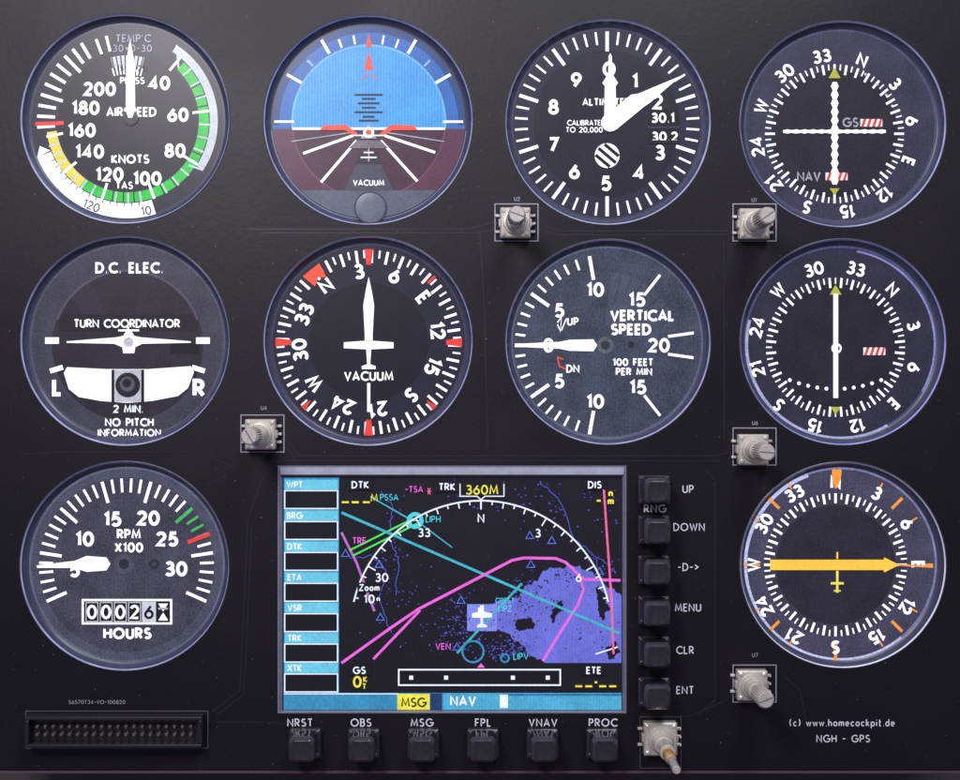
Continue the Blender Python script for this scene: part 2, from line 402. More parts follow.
m.poly([(368,49),(373,68),(363,68)],ORG,ZZ); m.line(366,71,361,78,1.2,ORG,ZZ);m.line(370,71,375,78,1.2,ORG,ZZ)
m.poly([(368,31),(371.5,45),(364.5,45)],ORG,ZZ)
m.done()
m=Part("aircraft_symbol",g)
m.prism([(319,128.5),(322,124),(345,123),(357,132),(354,134.5),(344,128.5)],ORG,-7.7,-7.2)
m.prism([(417,128.5),(414,124),(391,123),(379,132),(382,134.5),(392,128.5)],ORG,-7.7,-7.2)
m.disc(368,131,5.5,WHITE,-7.2,24); m.disc(368,131,3,ORG,-7.1,24)
m.poly([(368,122),(376,137),(360,137)],DW,-7.3)
m.poly([(356,139),(380,139),(388,147),(348,147)],lit((120,110,124)),-7.35)
m.line(350,134,386,134,1.3,WHITE,-7.1)
m.done()
m=Part("lettering",g); m.text("VACUUM",368,181.5,6,WHITE,ZZ+.3,t=.17); m.done()
m=Part("adjusting_knob",g,smooth=True)
m.lathe(370,207,[(16.5,-7.9),(16.5,-5.5),(15,-4.2)],lit((64,67,84),.1),n=40,cap1=False)
m.lathe(370,207,[(15,-4.2),(13,-3.8),(8,-3.5)],lit((104,108,128),.1),n=40,cap1=True)
m.done()
# ---- 3 altimeter
g,d,cx,cy=gauge(2,"altimeter","round black altimeter dial with white pointers and numerals","gauge",(34,36,56),(56,58,80))
d.disc(cx,cy,74,lit((24,24,36),.28,.05),ZD+.1); d.done()
m=Part("scale_marking",g)
for i in range(50):
    a=i*7.2; M=i%5==0
    m.tick(cx,cy,a,(73 if M else 80),93,3.4 if M else 2.1,WHITE,ZM)
m.done()
m=Part("lettering",g)
for n_,x,y in ((0,610,67),(1,636,79),(2,659,100),(3,661,151),(4,640,171),(5,607,182),(6,575,170),(7,554,143),(8,554,105),(9,577,78)):
    m.text(str(n_),x,y,15,WHITE,ZT,t=.18,xs=1.2 if n_==0 else 1)
m.text("ALTIMETER",607,100,7.5,WHITE,ZT,t=.17); m.text("CALIBRATED",587,121,5.6,WHITE,ZT,t=.15,track=-.03); m.text("TO 20,000",585,128,5.6,WHITE,ZT,t=.15)
m.rect(650,107,680,142,BK,ZT-.2); m.text("30.1",664,116,10,WHITE,ZT,t=.18); m.text("30.2",666,135,10,WHITE,ZT,t=.18)
m.rect(649,124.5,681,127,lit((52,52,70)),ZT+.12); m.rect(649,138.5,681,142,lit((24,24,36)),ZT+.14)
m.done()
m=Part("barber_window",g)
m.disc(608,154,12.5,WHITE,ZT,32)
for k in (-7,0,7):
    hw=math.sqrt(11.9**2-k*k)*.97; c,s_=math.cos(math.radians(40)),math.sin(math.radians(40))
    m.line(608-hw*c-k*s_,154-hw*s_+k*c,608+hw*c-k*s_,154+hw*s_+k*c,3.4,BK,ZT+.2)
m.done()
m=Part("needle",g,"long white pointer")
m.prism([(605,126),(605.5,84),(603,81),(609,72),(609.4,54),(611,51),(612.6,54),(613,72),(619,81),(616.5,84),(617,126)],WHITE,-8.0,-7.6)
m.done()
m=Part("needle",g,"broad white pointer")
m.prism([(605,115),(632,93),(639,92),(682,74),(651,101),(645,105),(617,128)],WHITE,-7.5,-7.1)
m.disc(611,121,9,WHITE,-6.9,40)
m.done()
# ---- compass helper
CN=["N","3","6","E","12","15","S","21","24","W","30","33"]
def card(m,x,y,r,off,h,t=.17,col=WHITE):
    for i,s_ in enumerate(CN):
        a=off+30*i; px,py=P(x,y,a,r); m.text(s_,px,py,h,col,ZT,t=t,ang=a)
def flag(m,x,y,w=22,h=7.5):
    m.rect(x-w/2,y-h/2,x+w/2,y+h/2,WHITE,ZT)
    for k in range(4):
        x0=x-w/2+k*w/4+.5
        m.poly([(x0,y+h/2),(x0+w/8+.4,y+h/2),(min(x+w/2,x0+w/8+3),y-h/2),(x0+2.6,y-h/2)],RED,ZT+.1)
OLV=lit((190,188,64),.1)
# ---- 4 VOR with glide slope
g,d,cx,cy=gauge(3,"course_deviation_indicator","black compass dial with crossed white deviation bars","gauge",(52,52,74),(74,74,104))
ox,oy=837,132
d.disc(ox,oy,64,lit((31,29,40),.28,.05),ZD+.1)
d.done()
m=Part("scale_marking",g)
for i in range(72):
    m.tick(ox,oy,20+5*i,(60 if i%2==0 else 64),70,2.3 if i%2==0 else 1.3,WHITE,ZM)
m.poly([(837,65),(843,76),(831,76)],OLV,ZM+.2); m.poly([(837,194),(842,187),(832,187)],OLV,ZM+.2)
for k in (-4,-3,-2,-1,1,2,3,4):
    m.disc(837+12*k,130,1.6,WHITE,ZM,10); m.disc(ox,130+12*k,1.4,WHITE,ZM,10)
m.disc(837,130,4,LG,ZM,20)
for k,(x_,y_) in enumerate(((868,72),(880,82),(889,93),(895,104))): m.disc(x_,y_,1.3,LG,ZM+.2,10)
m.done()
m=Part("lettering",g); card(m,ox,oy,79,20.5,13,.17)
m.text("GS",853,120.5,9.5,DW,ZT,t=.15); m.text("NAV",811,175,9.5,DW,ZT,t=.15); m.done()
m=Part("warning_flag",g); flag(m,874,121); m.done()
m=Part("warning_flag",g); flag(m,839,175); m.done()
m=Part("deviation_bar",g,"vertical white bar")
pts=[]
for k in range(0,25): pts.append((840.8 if k%2 else 839,80+k*4.3))
for k in range(24,-1,-1): pts.append((833.2 if k%2 else 835,80+k*4.3))
m.prism(pts,WHITE,-8.0,ZN); m.done()
m=Part("deviation_bar",g,"horizontal white bar")
pts=[]
for k in range(0,25): pts.append((785+k*4.3,132 if k%2 else 131.2))
for k in range(24,-1,-1): pts.append((785+k*4.3,127.8 if k%2 else 128.6))
m.prism(pts,WHITE,-7.7,-7.3); m.done()
# ---- 5 turn coordinator
g,d,cx,cy=gauge(4,"turn_coordinator","turn and slip gauge with white aircraft wings and ball tube","gauge",(60,59,74),(76,76,96))
d.disc(125,345,76,lit((37,33,43),.25,.05),ZD+.1)
d.band(125,345,74,76.5,-70,70,lit((80,76,94),.1),ZD+.3)
d.rect(56,314,196,331,lit((25,21,29),.1),ZD+.2); d.rect(168,343,197,354,lit((9,6,10),.1),ZD+.2)
d.poly([P(125,345,-50,76),P(125,345,-30,76),(112,331),(96,331)],lit((44,40,52),.15),ZD+.15)
d.done()
m=Part("scale_marking",g)
m.rect(42,337,56,343.5,WHITE,ZM); m.rect(194,337,208,343.5,WHITE,ZM)
m.line(47,371,60,367,5,WHITE,ZM); m.line(190,367,203,371,5,WHITE,ZM)
m.done()
m=Part("inclinometer_tube",g)
m.poly([(64,367),(104,369),(146,369),(189,366),(192,372),(186,388),(176,396),(150,401),(125,403),(98,401),(76,397),(66,389),(61,373)][::-1],WHITE,ZM+.2)
m.rect(109,369.5,112,402,BK,ZM+.5); m.rect(139,369.5,142,402,BK,ZM+.5); m.rect(112,369.5,139,402,lit((190,192,208),.1),ZM+.45)
m.disc(125.5,385,12.5,lit((28,26,32)),ZM+.6,32); m.disc(125,384,7.5,lit((84,82,92)),ZM+.7,28); m.disc(124.5,383,4.5,lit((24,22,28)),ZM+.8,24)
m.done()
m=Part("lettering",g)
m.text("D.C. ELEC.",127,267,11,WHITE,ZT,t=.18); m.text("TURN COORDINATOR",124.5,323,8.6,WHITE,ZT,t=.16,track=-.04)
m.text("L",54.5,387,18,WHITE,ZT,t=.19); m.text("R",197,388,18,WHITE,ZT,t=.19)
m.text("2 MIN.",126,409,8,WHITE,ZT+.5,t=.17); m.text("NO PITCH",127,422.5,8.2,WHITE,ZT,t=.17); m.text("INFORMATION",127,433,7.4,WHITE,ZT,t=.17)
m.done()
m=Part("aircraft_symbol",g)
m.prism([(64,341),(114,337),(121,335.5),(125,329),(128,329),(132,335.5),(139,337),(189,341),(189,342.5),(140,343.5),(133,347),(132,353),(121,353),(120,347),(112,343.5),(64,342.5)],WHITE,-8.0,ZN)
m.rect(116,329,137,331,WHITE,ZN+.1); m.line(126,326,126,334,2,WHITE,ZN+.2); m.disc(126.5,342,5,lit((190,192,206)),ZN+.3,24)
m.done()
# ---- 6 heading
g,d,cx,cy=gauge(5,"heading_indicator","black heading dial with compass card and red index marks","gauge",(29,29,44),(52,52,74))
ox,oy=368,342
d.disc(ox,oy,60,lit((16,15,24),.2),ZD+.1); d.done()
m=Part("scale_marking",g)
for i in range(72):
    M=i%6==0; E2=i%2==0
    m.tick(ox,oy,-38+5*i,(80 if E2 else 85),93,2.7 if E2 else 1.8,WHITE,ZM)
for a in (0,90,180,270): m.poly([P(ox,oy,a-2.8,94),P(ox,oy,a+2.8,94),P(ox,oy,a+1.8,78),P(ox,oy,a-1.8,78)],RED,ZM+.2)
for a in (135,225): m.poly([P(ox,oy,a-2,94),P(ox,oy,a+2,94),P(ox,oy,a,82)],RED,ZM+.2)
m.poly([P(ox,oy,-45,94),P(ox,oy,-32,94),P(ox,oy,-33,78),P(ox,oy,-38,83),P(ox,oy,-44,78)],ORG,ZM+.25)
m.tick(ox,oy,45,84,94,2.6,RED,ZM+.2)
m.done()
m=Part("lettering",g); card(m,ox,oy-2,70,-38,15,.18); m.text("VACUUM",368,376,9.5,WHITE,ZT,t=.16); m.done()
m=Part("needle",g)
m.prism([(368,276),(371,290),(373.5,305),(372,333),(372,340),(364,340),(364,333),(362.5,305),(365,290)],WHITE,-8.0,ZN)
m.prism([(343,342),(364,340.5),(372,340.5),(393,342),(393,348),(372,349),(364,349),(343,348)],WHITE,-7.7,-7.3)
m.prism([(365.5,349),(370.5,349),(369.5,364),(375,366),(375,369),(361,369),(361,366),(366.5,364)],WHITE,-8.0,ZN)
m.prism([(366.5,383),(369.5,383),(369.5,412),(366.5,412)],WHITE,-8.0,ZN)
m.done()
# ---- 7 VSI
g,d,cx,cy=gauge(6,"vertical_speed_indicator","grey vertical speed dial with white needle at zero","gauge",(68,76,96),(86,94,118))
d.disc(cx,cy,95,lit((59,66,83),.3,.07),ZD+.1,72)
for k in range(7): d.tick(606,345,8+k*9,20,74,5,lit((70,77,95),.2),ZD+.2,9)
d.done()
ox,oy=606,345
m=Part("scale_marking",g)
for a,r0,w in ((270,72,3),(277,84,1.6),(284,84,1.6),(291,84,1.6),(298,84,1.6),(305,72,2.8),(312,83,1.6),(319,83,1.6),(326,83,1.6),(333,83,1.6),(341,83,1.6),(350,70,2.8),(263,84,1.6),(256,84,1.6),(249,84,1.6),(242,84,1.6),(235,72,2.8),(228,83,1.6),(221,83,1.6),(214,83,1.6),(207,83,1.6),(199,83,1.6),(190,70,2.8)):
    m.tick(ox,oy,a,r0-3,91,w+.7,WHITE,ZM)
for a in (38,82,98,142): m.tick(ox,oy,a,64,90,2.8,WHITE,ZM)
m.ribbon([(558,324),(561,331),(562,317),(558,322)],1.4,WHITE,ZM); m.ribbon([(567,318),(562,330)],1.2,WHITE,ZM)
m.ribbon([(567,369),(560,366),(558,357),(564,359)],1.4,ORG,ZM)
m.done()
m=Part("lettering",g)
for s_,x,y in (("10",596,289),("15",638,299),("20",660,345),("15",639,387),("10",596,401.5),("5",560,310),("5",560,381),("0",549,345)):
    m.text(s_,x,y,14.2,WHITE,ZT,t=.18)
m.text("UP",573.5,321,8,WHITE,ZT,t=.17); m.text("DN",573.5,368.5,8,WHITE,ZT,t=.17)
m.text("VERTICAL",643.5,315,11.3,WHITE,ZT,t=.19,track=-.02); m.text("SPEED",632,329,11.3,WHITE,ZT,t=.19,track=-.02)
m.text("100 FEET",634,362,7.5,WHITE,ZT,t=.18); m.text("PER MIN",635,371.5,7.5,WHITE,ZT,t=.18)
m.done()
m=Part("needle",g)
m.prism([(516,346.4),(516,343.6),(560,341.5),(570,339.5),(594,339),(598,345),(594,351),(570,350.5),(560,348.5)],WHITE,-8.0,ZN)
m.lathe(606,345,[(8.5,-8.1),(8.5,-7.3),(6,-7)],lit((84,88,100)),n=32,cap1=True); m.disc(606,345,4.5,lit((42,44,54)),-6.8,24)
m.disc(632,344,3.2,lit((30,32,40)),-8.2,20)
m.done()
# ---- 8 VOR
LIP3=solid("violet_edge_sheen",(150,152,222),0.35,spec=0.6,bump=0.1,bscale=150,var=.25)  # violet-blue rim sheen put into this lip's colour
g,d,cx,cy=gauge(7,"course_deviation_indicator","black compass dial with one vertical white deviation bar","gauge",(41,40,58),(76,76,114),LIP3)
ox,oy=838,347
d.disc(ox,oy,64,lit((29,27,38),.28,.05),ZD+.1)
d.band(843,344,93,96,150,285,lit((168,172,214),.2),ZD+.2)  # rim highlight at lower left coloured in as a glowing arc
d.band(843,344,94,96,10,120,lit((132,134,196),.2),ZD+.2)  # rim highlight on the right, coloured in likewise
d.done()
m=Part("scale_marking",g)
for i in range(72):
    m.tick(ox,oy,15+5*i,(60 if i%2==0 else 64),70,2.3 if i%2==0 else 1.3,WHITE,ZM)
m.poly([(838,284),(844,294),(832,294)],OLV,ZM+.2); m.poly([(838,415),(843,407),(833,407)],OLV,ZM+.2)
for k in (-5,-4,-3,-2,-1,1,2,3,4,5):
    m.disc(838+9.2*k,389-.36*k*k,1.9,WHITE,ZM,12)
m.lathe(839,348,[(3.4,ZM),(3.4,ZM+.1),(5.2,ZM+.1)],WHITE,n=24)
m.done()
m=Part("lettering",g); card(m,ox,oy,81.5,45-.5,13,.17); m.done()
m=Part("warning_flag",g); flag(m,877,351); m.done()
m=Part("deviation_bar",g); m.prism([(835.6,293),(840.4,293),(840.4,398),(835.6,398)],WHITE,-8.0,ZN); m.done()
# ---- 9 tachometer
g,d,cx,cy=gauge(8,"tachometer","grey engine speed dial with hour counter and white needle","gauge",(72,74,94),(92,96,120))
d.disc(124,566,88,lit((60,62,78),.28,.06),ZD+.1); d.done()
ox,oy=124,567
m=Part("scale_marking",g)
N_=35
for i in range(N_+1):
    a=246+ (i)*(228/N_)
    M=i%5==0
    gr=(a-360) if a>360 else a
    col=lit((70,190,100),.1) if (44<gr<66) else WHITE
    m.tick(ox,oy,a,(66 if M else 74),88,3.2 if M else 2.5,col,ZM)
m.tick(ox,oy,69,66,90,4,RED,ZM+.2)
m.done()
m=Part("lettering",g)
for s_,x,y in (("5",72,571),("10",82,540),("15",110,520),("20",146,519),("25",165,540),("30",174,570)): m.text(s_,x,y,14.8,WHITE,ZT,t=.19)
m.text("RPM",126.5,535,9.8,WHITE,ZT,t=.18); m.text("X100",126.5,548.5,9.8,WHITE,ZT,t=.18); m.text("HOURS",125,635,11.3,WHITE,ZT,t=.19)
m.done()
m=Part("hour_counter",g)
m.rect(80,601.5,169,625,BK,ZM-.1); m.frame(80,601.5,169,625,2.2,WHITE,ZM)
for k in range(6):
    x0=82.5+14.3*k
    if k<4: m.frame(x0+.8,604,x0+12.8,623,.8,LG,ZM+.1); m.text("0002"[k],x0+6.8,613.5,14,WHITE,ZM+.3,t=.15)
    elif k==4: m.rect(x0,603,x0+14,624,LG,ZM+.1); m.text("6",x0+7,613.5,14,BK,ZM+.3,t=.15)
    else:
        m.rect(x0+.5,603,x0+13.5,624,BK,ZM+.1); m.poly([(x0+2,605),(x0+12,605),(x0+7,613)],WHITE,ZM+.3); m.poly([(x0+2,622),(x0+12,622),(x0+7,614)],WHITE,ZM+.3); m.rect(x0+2,609,x0+12,611,DW,ZM+.5)
m.done()
m=Part("needle",g)
m.prism([(34,569),(34,566.5),(72,562),(84,557),(104,558.5),(108,565),(104,571.5),(84,573),(72,569)],WHITE,-8.0,ZN)
m.lathe(122,565,[(10,-8.1),(10,-7.3),(7.5,-7)],lit((72,74,90)),n=32,cap1=True); m.disc(122,565,5,lit((36,36,46)),-6.8,24)
m.lathe(152,565,[(2.6,-8.2),(2.6,-8.1),(5,-8.1)],lit((36,38,46)),n=24)
m.done()
# ---- 10 slaved compass
LIP2=solid("bright_edge_sheen",(214,218,250),0.35,spec=0.6,bump=0.1,bscale=150,var=.15)  # stronger rim sheen, coloured into the lip
g,d,cx,cy=gauge(9,"course_indicator","grey compass dial with horizontal orange course arrow","gauge",(66,64,88),(118,120,162),LIP2)
ox,oy=838,566
d.disc(ox,oy,72,lit((54,51,68),.2,.05),ZD+.1); d.disc(ox,oy,60,lit((36,34,46),.25,.05),ZD+.2)
d.band(843,566,94,97.5,140,340,lit((192,198,238),.2),ZD+.2)  # lit side of the rim painted as a pale glowing band
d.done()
OR2=lit((255,196,66),.06,gain=1.1); OR3=lit((252,156,56),.1)
m=Part("scale_marking",g)
for i in range(72):
    m.tick(ox,oy,5*i,(62 if i%2==0 else 66),72,2.5 if i%2==0 else 1.5,WHITE,ZM)
for a in (45,135,225,315): m.tick(ox,oy,a,80,95,3,OR3,ZM)
m.poly([(834,470),(844,470),(843,480),(839,489),(837,489),(834.5,480)],OR3,ZM+.9)
m.tick(ox,oy,180,76,97,3,OR3,ZM+.1); m.tick(ox,oy,270,76,94,2.4,OR3,ZM+.1); m.tick(ox,oy,90,82,98,2.6,OR3,ZM+.1)
for a in (30,60,120,150,210,240,300,330): m.tick(ox,oy,a,88,95,1.6,OR3,ZM)
m.done()
m=Part("lettering",g); card(m,ox,oy,83,0,13.2,.18); m.done()
m=Part("course_arrow",g)
m.prism([(772,560.8),(886,560.8),(887,558.5),(902,566),(887,573.5),(886,571.2),(772,571.2)],OR2,-8.0,ZN); m.line(900,566,936,568,2,OR3,-8.1); m.done()
m=Part("aircraft_symbol",g)
m.line(839.5,553,839.5,560,1.8,OR2,ZN); m.line(839.5,572,839.5,594,2.4,YEL,ZN); m.line(833,584.5,846,584.5,2.4,YEL,ZN+.1); m.line(836,592,843,592,1.6,YEL,ZN+.1)
m.done()
# ---------------------------------------------------------------- GPS
g=thing("navigation_display","rectangular colour moving map screen in thin grey frame","screen",452,590,-6)
f=Part("frame",g,smooth=True)
def rr(x0,y0,x1,y1,z): return [(x0,y1,z),(x1,y1,z),(x1,y0,z),(x0,y0,z)]
FM=solid("dark_metal_frame",(112,112,130),0.4,0.1)
FM2=solid("pale_top_strip",(158,160,178),0.4,0.1,bscale=200)
f.loops([rr(277.5,465.5,626.5,713.5,-6),rr(277.5,465.5,626.5,713.5,-.5),rr(279,467,625,712.5,-.6),rr(281.8,476.5,622.8,711.5,-4.0),rr(281.8,476.5,622.8,711.5,-6)],FM,cap1=False)
f.rbox(452,471,[(172,3.6,.8,-2.4),(172,3.6,.8,-.5)],FM2)
f.done()
s=Part("screen",g); s.rect(281,476,624,713,lit((12,11,18),.2),-5); s.done()
CY=lit((104,196,226),.08,gain=1.05); CYB=lit((54,142,190),.12); BLU=lit((106,110,214),.10,.06); BLU2=lit((132,140,238),.10,.06); MAG=lit((238,104,222),.08); TEAL=lit((66,180,200),.1)
YE2=lit((240,230,66),.1); GR3=lit((80,232,100),.1); CY2=lit((80,214,232),.1); PK=lit((244,104,160),.1); SCW=lit((228,234,250),.06,gain=1.15)
zs=-4.8
p=Part("data_column",g)
p.rect(283,478,338.5,694,CYB,zs)
ys=[480,511,542,573,603.5,634,664]
for y_,s_ in zip(ys,["WPT","BRG","DTK","ETA","VSR","TRK","XTK"]):
    p.rect(284,y_,337.5,y_+10,CY,zs+.1); p.text(s_,294,y_+5,6.6,SCW,zs+.3,t=.16,track=-.02)
    p.rect(284.5,y_+11.5,336.5,y_+28.5,lit((8,7,12)),zs+.1); p.frame(284,y_+11,337,y_+29,1.2,SCW,zs+.2)
p.done()
p=Part("status_bar",g)
p.rect(283,694,622,711,CYB,zs); p.line(283,695,398,695,1,SCW,zs+.1); p.rect(397,695,429.5,711,YE2,zs+.1)
p.text("MSG",413.5,703.5,9.5,lit((40,36,14)),zs+.3,t=.15,track=-.02)
p.rect(430,694.5,442,711,lit((24,60,110)),zs+.1); p.rect(443,694.5,622,711,lit((76,170,212),.1,.08),zs+.12); p.text("NAV",463,702,10,SCW,zs+.3,t=.17,track=.02)
p.rect(500,696,508,709,SCW,zs+.3); p.rect(508,695,622,697,lit((40,110,170)),zs+.3)
p.done()
p=Part("map",g)
def rough(pts,amp=2.2,it=4):
    for _ in range(it):
        o=[]
        for i in range(len(pts)):
            a=pts[i]; b=pts[(i+1)%len(pts)]
            o.append(a)
            l=math.hypot(b[0]-a[0],b[1]-a[1])
            if l>1.2 and not (a[0]>=621 and b[0]>=621) and not(a[1]>=663 and b[1]>=663):
                o.append(((a[0]+b[0])/2+random.uniform(-1,1)*min(amp,l*.25),(a[1]+b[1])/2+random.uniform(-1,1)*min(amp,l*.25)))
            else: o.append(((a[0]+b[0])/2,(a[1]+b[1])/2))
        pts=o; amp*=.75
    return [(min(622,x),min(664,y)) for x,y in pts]
p.poly(rough([(490,604),(506,600),(520,598),(532,586),(542,574),(556,568),(580,566),(592,572),(602,582),(612,588),(622,596),(622,664),(546,664),(534,658),(526,648),(514,642),(506,634),(490,631)][::-1],3),BLU,zs)
p.rect(467,605,497,632,BLU2,zs+.03)
LK=lit((12,11,18),.2)
p.poly(rough([(598,585),(607,596),(611,610),(604,622),(598,606)],3),LK,zs+.1)
p.poly(rough([(516,622),(530,618),(536,625),(526,631),(516,629)],3),LK,zs+.1)
p.poly(rough([(606,650),(616,642),(620,654),(610,661)],2),LK,zs+.1)
p.poly(rough([(557,604),(562,601),(561,613),(552,624),(550,617)],2),LK,zs+.1)
DB=lit((84,88,198),.15)
def bl(cx_,cy_,sx,sy,n,mm=None):
    for _ in range(n):
        x=random.gauss(cx_,sx); y=random.gauss(cy_,sy)
        if not(342<x<619 and 480<y<662): continue
        r=random.uniform(.35,1.1)
        k=random.randint(3,5); a0=random.random()*6
        p.poly([(x+r*math.cos(a0+6.28*i/k)*random.uniform(.6,1.6),y+r*math.sin(a0+6.28*i/k)) for i in range(k)],mm or DB,(zs+.12 if mm else zs+.05)+random.random()*.04)
bl(470,640,26,12,110); bl(395,560,8,40,60); bl(575,515,40,18,60); bl(440,600,30,20,50); bl(520,500,50,10,40)
bl(512,650,16,6,160); bl(526,590,10,9,90); bl(604,570,10,8,60); bl(455,622,12,12,70)
bl(540,596,16,12,60,LK); bl(575,625,30,20,40,LK); bl(515,612,14,8,40,LK); bl(565,576,16,5,40,LK)
for c in (((380,492),(392,505),(390,540),(398,560),(394,600)),((540,482),(560,500),(575,540),(600,560),(618,575)),((350,560),(372,556),(384,570),(380,600),(392,640)),((596,560),(604,592),(616,610))):
    q=[]
    for a_,b_ in zip(c[:-1],c[1:]):
        for k in range(8):
            q.append((a_[0]+(b_[0]-a_[0])*k/8+random.uniform(-1.5,1.5),a_[1]+(b_[1]-a_[1])*k/8+random.uniform(-1.5,1.5)))
    p.ribbon(q,.8,DB,zs+.17)
z1=zs+.4
p.line(341,513,620,634,2.6,TEAL,z1); p.line(457,654,522,584,2.4,TEAL,z1)
p.ribbon([(341,664),(390,629),(418,610),(512,561),(524,558.5),(556,559),(566,563),(584,580),(621,581)],2.8,MAG,z1)
p.line(373,660,420,611,2.6,MAG,z1); p.ribbon([(341,533),(356,563),(374,612)],2.4,lit((190,110,200),.1),z1)
p.ribbon([(580,577),(584,590),(578,606),(560,634),(543,662)],2.6,MAG,z1)
p.ribbon([(604,486),(607,530),(612,600),(614,655)],2.2,PK,z1)
p.line(349,551,413,519,1.8,GR3,z1); p.line(353,556,417,524,1.8,GR3,z1)
p.line(370,497,412,521,1.4,TEAL,z1); p.line(420,524,452,548,1.2,TEAL,z1)
p.lathe(415,521,[(4.5,z1+.2),(4.5,z1+.3),(8.5,z1+.3)],CY2,n=24); p.line(409,521,421,521,1.2,CY2,z1+.4)
p.lathe(473,652.5,[(9.6,z1+.2),(9.6,z1+.3),(11.6,z1+.3)],CYB,n=32)
p.lathe(505,659,[(3,z1+.2),(3,z1+.3),(5,z1+.3)],CYB,n=16)
p.line(596,655,618,648,1.5,SCW,z1)
for x_,y_ in ((530,536),(552,541),(531,565),(461,601),(345,554),(379,565),(380,618),(457,648),(600,572)):
    p.ribbon([(x_,y_-4),(x_+4,y_+3),(x_-4,y_+3),(x_,y_-4)],1,lit((90,120,230)),z1)
p.done()
p=Part("compass_scale",g)
p.ribbon([P(481,632,-77+154*i/60,131) for i in range(61)],1.6,SCW,z1+.6)
for i in range(-15,16):
    a=i*5; M=i%6==0
    p.tick(481,632,a,131-(9 if M else (6 if i%2==0 else 4)),131,1.3,SCW,z1+.8)
p.line(481,500,481,509,1.6,SCW,z1+.8)
p.done()
p=Part("aircraft_symbol",g)
p.rect(478,608,484,613,SCW,z1+.9); p.prism([(480,606),(484,606),(483.5,612),(492,614),(492,618),(483,618.5),(483,624),(487,626),(487,628),(477,628),(477,626),(480.5,624),(480.5,618.5),(472,618),(472,614),(480.5,612)],SCW,z1+1,z1+1.2)
p.done()
p=Part("lettering",g)
zt=z1+1.4
for s_,x,y in (("33",424,533),("N",481,518.5),("3",538,533.5),("6",579,578),("30",381.5,578)): 
    p.text(s_,x,y,9,SCW,zt,t=.16)
for s_,x,y,h in (("DTK",360,485,7.5),("TRK",447,487,7.5),("DIS",595,485,7.5),("Zoom",369,588,7),("GS",359,671,7.5),("ETE",594,671,7.5)):
    p.rect(x-12,y-5,x+12,y+5,lit((9,8,14),.2),zt-.25); p.text(s_,x,y,h,SCW,zt,t=.18)
p.text("10",369,599.5,9,SCW,zt,t=.17); p.text("n",378,599,6,SCW,zt)
p.rect(461,482,503,496,lit((9,8,14),.2),zt-.2); p.text("360M",482,490,10,YE2,zt,t=.16); p.ribbon([(460,484),(460,496.5),(477,496.5),(481,500),(485,496.5),(504,496.5),(504,484)],1.1,SCW,zt)
p.text("-TSA",414,489.5,6.5,MAG,zt,t=.14); p.text("*",429,491.5,9,PK,zt,t=.10); p.text("PSSA",389,497.5,6.5,CY2,zt,t=.13)
p.text("LIPH",433,519.5,6.8,CY2,zt,t=.13); p.text("TRE",359,541,6.8,MAG,zt,t=.15); p.text("VEN",443,647,6.8,MAG,zt,t=.15)
p.text("LIPV",521,657,6.8,CY2,zt,t=.13); p.text("LIPZ",505,609,6.4,CY2,zt,t=.13); p.text("CREST",505,601,5.4,CY2,zt,t=.13)
p.text("0",357,682.5,12,YE2,zt,t=.18); p.text("K",365,680,6,YE2,zt); p.text("T",364,687,6,YE2,zt)
for x in (579,589,603,613): p.rect(x-3.5,686,x+3.5,688,YE2,zt)
p.rect(595,682,597.5,684,YE2,zt)
for x in (345,355,366): p.rect(x-3.5,501.5,x+3.5,503.5,YE2,zt)
p.text("M",374,498,8,YE2,zt,t=.15); p.rect(597,500,601,502,YE2,zt); p.text("n",611,493,8,YE2,zt); p.text("m",611,501,8,YE2,zt)
p.done()
p=Part("deviation_scale",g)
p.rect(397,669,562,687,lit((6,5,10)),z1+.5); p.frame(398.5,670.5,560.5,686,1.6,SCW,z1+.7)
for x in (411,446,513,548): p.rect(x-2,676.5,x+2,680.5,SCW,z1+.8)
p.poly([(481,664),(485,668.5),(477,668.5)],MAG,z1+.8)
p.done()
